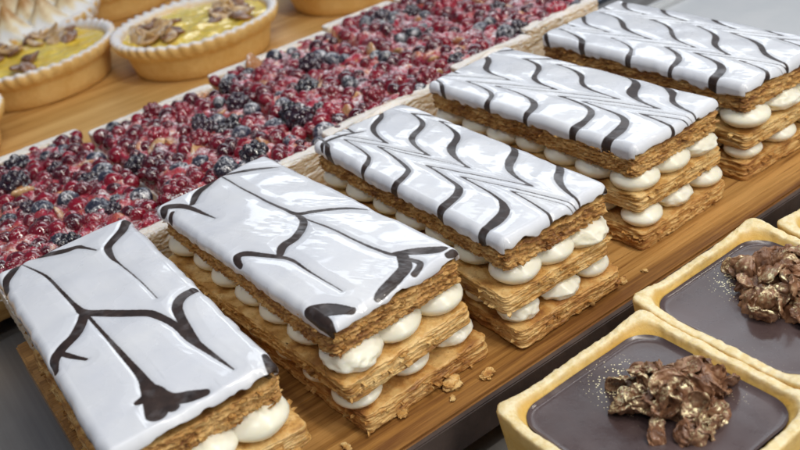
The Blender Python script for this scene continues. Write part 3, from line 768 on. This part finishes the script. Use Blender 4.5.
meringue_tart(-.472, -.012, .0600, .0250, 31, 'toasted white meringue tart rising behind the almond tart')

# ------------------------------------------------------------------ square chocolate tarts
def square_shell(hx, h, seed, inner=.0050, depth=.0034, n=480):
    prof = [(-.5, 0, 0), (-.03, 0, 0), (-.0035, 0, 0), (-.0026, .0012, 0), (-.0016, .35 * h, 0), (-.0006, .8 * h, 0), (0, .955 * h, .15), (-.0001, .985 * h, .5), (-.0005, h - .0001, 1), (-.0012, h, 1), (-.0022, h, 1), (-.0032, h, 1), (-.0036, h - .0003, .7), (-.0040, h - .0012, .2), (-.0046, h - .0022, 0), (-.0056, h - depth, 0), (-.0062, h - depth - .003, 0)]
    rows, at = [], []
    for (d, z, w) in prof:
        e = hx + max(d * (.82 if d > -.01 else 1), -.028)
        P, N, s, tot = rrect(e, e, min(max(.0036 - .85 * d, .002), .0105), n)
        X, Y = P[:, 0] * 1000, P[:, 1] * 1000
        zz = z + (w > 0) * (.0007 * fbm(X / 11, Y / 11, 0, seed, 2) + .00022 * vn(X / 1.2, Y / 1.2, 0, seed + 1) * w)
        # the corners of the rim stand a little higher
        zz = zz + (z > .9 * h) * .0016 * np.clip((np.minimum(np.abs(P[:, 0]), np.abs(P[:, 1])) / hx - .55) / .35, 0, 1)
        off = .0004 * fbm(X / 14, Y / 14, z * 150, seed + 7, 2) + .00022 * vn(X / 1.6, Y / 1.6, z * 900, seed + 9)
        if d < -.02: off = off * 0
        rows.append(np.stack([P[:, 0] + N[:, 0] * off, P[:, 1] + N[:, 1] * off, zz], -1)); at.append(np.full(n, w))
    return mesh_np('tart_shell', np.concatenate(rows), grid_faces(len(rows), n, True), attrs={'rim': np.concatenate(at)})

def ganache_mesh(hx, z, seed):
    n, m = 320, 46
    rows = []
    for k in np.linspace(.01, 1, m):
        P, N, s, tot = rrect(hx, hx, .0080, n)
        X, Y = P[:, 0] * k, P[:, 1] * k
        Z = z + .0003 * fbm(X * 60, Y * 60, 0, seed, 2) + .0009 * max(0, (k - .93) / .07) ** 2
        rows.append(np.stack([X, Y, Z], -1))
    return mesh_np('ganache', np.concatenate(rows), grid_faces(m, n, True))

def crunch_mesh(seed, rx, ry, hh, cnt=75):
    """cereal flakes bound together in chocolate: curled, thick, lumpy chips heaped up"""
    rng = np.random.default_rng(seed); b = Bag()
    v, t = ICO[4]
    for i in range(cnt):
        a = rng.uniform(0, 6.283); q = math.sqrt(rng.random())
        lim = 1 + .18 * math.sin(3 * a + seed) + .10 * math.sin(5 * a + 2 * seed)
        px, py = rx * q * math.cos(a) * lim, ry * q * math.sin(a) * lim
        pz = hh * rng.random() ** .8 * (1 - q ** 2.2) + .0012
        w = rng.uniform(.0024, .0048)
        o = v * np.array([1.2, .85, .24])
        c = rng.uniform(.15, .6); o[:, 2] += c * o[:, 0] ** 2 - .15 + .2 * rng.normal() * o[:, 0] * o[:, 1]
        nz = 1 + .20 * fbm(v[:, 0] * 2 + i, v[:, 1] * 2, v[:, 2] * 2, seed + i, 3)
        fold = .26 * fbm(v[:, 0] * 3.2, v[:, 1] * 3.2 + i, v[:, 2] * 3, seed + 3 * i, 2)
        o = o * nz[:, None]; o[:, 2] += fold
        R = rot_rand(rng)
        o = (o @ R.T) * w + np.array([px, py, pz])
        o[:, 2] = np.maximum(o[:, 2], -.0003)
        b.add(o, None, t)
    for i in range(10):
        a = rng.uniform(0, 6.283); q = math.sqrt(rng.random()) * .55
        sph_bag(b, (rx * q * math.cos(a), ry * q * math.sin(a), hh * .28), .0042, 3, (1, 1, .8), rot_rand(rng), .35, seed + i)
    return b.mesh('crunch_cluster')

def choc_tart(x, y, rz, seed, label, cl, z0=-.0205, hx=.0295, h=.0305):
    t = thing('chocolate_tart', label, 'tart', (x, y, z0), rz, 'square chocolate tarts beside the oak board')
    obj('tart_shell', square_shell(hx, h, seed), M['pale'], t)
    obj('ganache', ganache_mesh(hx - .0043, h - .0029, seed + 5), M['ganache'], t)
    cx, cy, rx, ry, hh = cl
    obj('crunch_cluster', crunch_mesh(seed + 9, rx, ry, hh), M['crunch'], t, (cx, cy, h - .0029))
    return t
choc_tart(.1065, .0008, .0, 51, 'square chocolate tart with gold dust scattered on its smooth filling and a gilded flake cluster', (.0005, .0065, .0135, .0125, .0080))
choc_tart(.1010, .0598, .0, 52, 'square chocolate tart with a large dark flake cluster, beside the edge of the oak board', (-.0015, .0065, .0155, .0150, .0085))
choc_tart(.1080, .1200, .02, 53, 'square chocolate tart of which only a pale rim corner shows beside the board', (0, 0, .014, .013, .009))

# ------------------------------------------------------------------ boards, counter, rack
def rounded_box(bm, x0, x1, y0, y1, z0, z1, bev=.0012):
    r = bmesh.ops.create_cube(bm, size=1)['verts']
    for v in r: v.co = Vector(((x0 + x1) / 2 + v.co.x * (x1 - x0), (y0 + y1) / 2 + v.co.y * (y1 - y0), (z0 + z1) / 2 + v.co.z * (z1 - z0)))
    es = list({e for v in r for e in v.link_edges})
    bmesh.ops.bevel(bm, geom=es, offset=bev, segments=2, affect='EDGES')
def box_mesh(name, boxes, bev=.0012):
    bm = bmesh.new()
    for b in boxes: rounded_box(bm, *b, bev)
    me = bpy.data.meshes.new(name); bm.to_mesh(me); bm.free(); return me

b1 = thing('serving_board', 'oiled oak serving board with a dark stained edge under the iced slices', 'board', (0, 0, -.0225))
obj('board_top', box_mesh('board_top', [(-.0835, .0620, -.1200, .2150, .0105, .0225)], .0008), M['wood'], b1)
obj('dark_edge', box_mesh('dark_edge', [(.0620, .0642, -.1200, .2150, .0108, .0222)], .0004), M['bark'], b1)
for yy in (-.10, .18): obj('foot', box_mesh('foot', [(-.07, .045, yy - .01, yy + .01, 0, .0105)], .0005), M['bark'], b1)
b2 = thing('serving_board', 'wide pale beech board under the berry slices and round tarts', 'board', (0, 0, -.0225))
obj('board_top', box_mesh('board_top', [(-.66, -.1300, -.36, .2180, .0085, .0225)], .0008), M['wood2'], b2)
for yy in (-.30, .18): obj('foot', box_mesh('foot', [(-.62, -.15, yy - .01, yy + .01, 0, .0085)], .0005), M['bark'], b2)

cm = mesh_np('counter', [(-2.5, -2.5, -.0226), (2.5, -2.5, -.0226), (2.5, 3, -.0226), (-2.5, 3, -.0226)], [[0, 1, 2, 3]], smooth=False)
co = obj('counter', cm, M['steel']); co['kind'] = 'structure'

tr = thing('counter_sheen_tray', 'added pale tray standing in for light on the steel counter beyond the last iced slice', 'tray', (.12, .400, -.0225))  # added object, pale where the steel counter would reflect light
obj('tray_floor', box_mesh('tray_floor', [(-.26, .30, -.165, .20, .0005, .0045)], .0015), M['sheen_pale'], tr)
obj('tray_lip', box_mesh('tray_lip', [(-.266, -.26, -.17, .206, .0005, .009), (.30, .306, -.17, .206, .0005, .009), (-.26, .30, -.171, -.165, .0005, .009), (-.26, .30, .20, .206, .0005, .009)], .002), M['sheen_pale'], tr)

rk = thing('wire_rack', 'dark wire cooling rack lying beyond the last berry slice', 'rack', (-.345, .36, -.0225), .1)
def tube(bag, p, q, r, n=8):
    p, q = np.array(p, float), np.array(q, float); d = q - p; d /= np.linalg.norm(d)
    a = np.cross(d, [0, 0, 1.0]); a = a / np.linalg.norm(a) if np.linalg.norm(a) > 1e-6 else np.array([1., 0, 0]); c = np.cross(d, a)
    th = np.linspace(0, 2 * PI, n, endpoint=False)
    ring = r * (np.cos(th)[:, None] * a + np.sin(th)[:, None] * c)
    bag.add(np.concatenate([p + ring, q + ring]), grid_faces(2, n, True))
bg = Bag()
for i in range(30): tube(bg, (-.16 + i * .011, -.115, .014), (-.16 + i * .011, .20, .014), .0012)
obj('wire_grid', bg.mesh('wire_grid'), M['wire'], rk)
bg = Bag()
for a, b_ in (((-.165, -.118, .012), (.165, -.118, .012)), ((-.165, .20, .012), (.165, .20, .012)), ((-.165, -.118, .012), (-.165, .20, .012)), ((.165, -.118, .012), (.165, .20, .012))): tube(bg, a, b_, .0022)
obj('rim_wire', bg.mesh('rim_wire'), M['wire'], rk)
for sx in (-1, 1):
    for yy in (-.116, .198):
        bg = Bag(); tube(bg, (sx * .165, yy, 0.0), (sx * .165, yy, .012), .0022); obj('foot', bg.mesh('foot'), M['wire'], rk)

# ------------------------------------------------------------------ crumbs on the oak board
CR = [pastry_slab('pastry_crumb', .0075 + .001 * q, .0048, .0022, 900 + q, 3, .6, .5, 90, 12, 10) for q in range(6)]
rng = np.random.default_rng(5)
spots = [(.0515, -.0235, .0034, 0), (.0560, -.0130, .0022, 1), (.0500, -.0415, .0022, 2), (.0520, .0040, .0015, 4), (.0535, .0200, .0012, 5), (.0540, .0470, .0016, 1),
         (.0565, -.0270, .0010, 2), (.0480, -.0520, .0014, 4), (.0555, .0560, .0011, 0), (.0500, -.0600, .0012, 5)]
for i, (x, y, s, k) in enumerate(spots):
    o = obj('pastry_crumb', CR[k], M['low' if i % 2 else 'mid'], None, (x, y, .0002), rng.uniform(0, 6.28)); o.scale = (s / .0038,) * 3
    tag(o, 'largest golden pastry flake lying on the oak board by the second iced slice' if i == 0 else 'tiny golden pastry crumb lying on the oak board', 'crumb', None if i == 0 else 'loose pastry crumbs along the board edge')

# ------------------------------------------------------------------ light
w = bpy.data.worlds.new('World'); bpy.context.scene.world = w; w.use_nodes = True
bgn = w.node_tree.nodes['Background']; bgn.inputs['Color'].default_value = (.62, .74, 1.0, 1); bgn.inputs['Strength'].default_value = .13
def area(name, loc, target, sx, sy, power, col):
    l = bpy.data.lights.new(name, 'AREA'); l.shape = 'RECTANGLE'; l.size = sx; l.size_y = sy; l.energy = power; l.color = col
    o = bpy.data.objects.new(name, l); C.objects.link(o); o.location = loc
    o.rotation_euler = (Vector(target) - Vector(loc)).to_track_quat('-Z', 'Y').to_euler(); return o
area('case_tube', (.42, .10, .50), (0, .04, .01), .04, 1.1, 3.9, (1, .95, .86))
area('case_tube', (-.02, .12, .62), (-.02, .10, 0), .04, 1.2, 1.3, (.95, .97, 1))
area('sheen_strip', (-.76, .75, .60), (.02, .05, .03), 1.1, .14, 2.0, (.86, .93, 1))  # added unseen strip light, laid at the mirror angle for sheen on the icing
area('sheen_strip', (-.60, .70, .82), (.05, .03, .01), 1.1, .10, 1.3, (.86, .93, 1))  # second added strip, higher up, for glints on glaze and chocolate
for yy in (-.25, .15, .55):
    area('glint_lamp', (.30, yy, .60), (-.05, yy * .4 + .04, 0), .03, .03, .45, (1, .94, .84))  # small added lamps out of view, only for crisp highlights

# ------------------------------------------------------------------ camera
cd = bpy.data.cameras.new('Camera'); cam = bpy.data.objects.new('Camera', cd); C.objects.link(cam)
cd.sensor_width = 36; cd.lens = CAM['f'] / 800 * 36; cd.clip_start = .005; cd.clip_end = 50
mw = Matrix(((RT[0], UP[0], -FW[0], CAM['c'][0]), (RT[1], UP[1], -FW[1], CAM['c'][1]), (RT[2], UP[2], -FW[2], CAM['c'][2]), (0, 0, 0, 1)))
cam.matrix_world = mw
cd.dof.use_dof = True; cd.dof.focus_distance = .275; cd.dof.aperture_fstop = 19
sc = bpy.context.scene; sc.camera = cam
sc.view_settings.view_transform = 'Standard'; sc.view_settings.look = 'None'; sc.view_settings.exposure = 0; sc.view_settings.gamma = 1
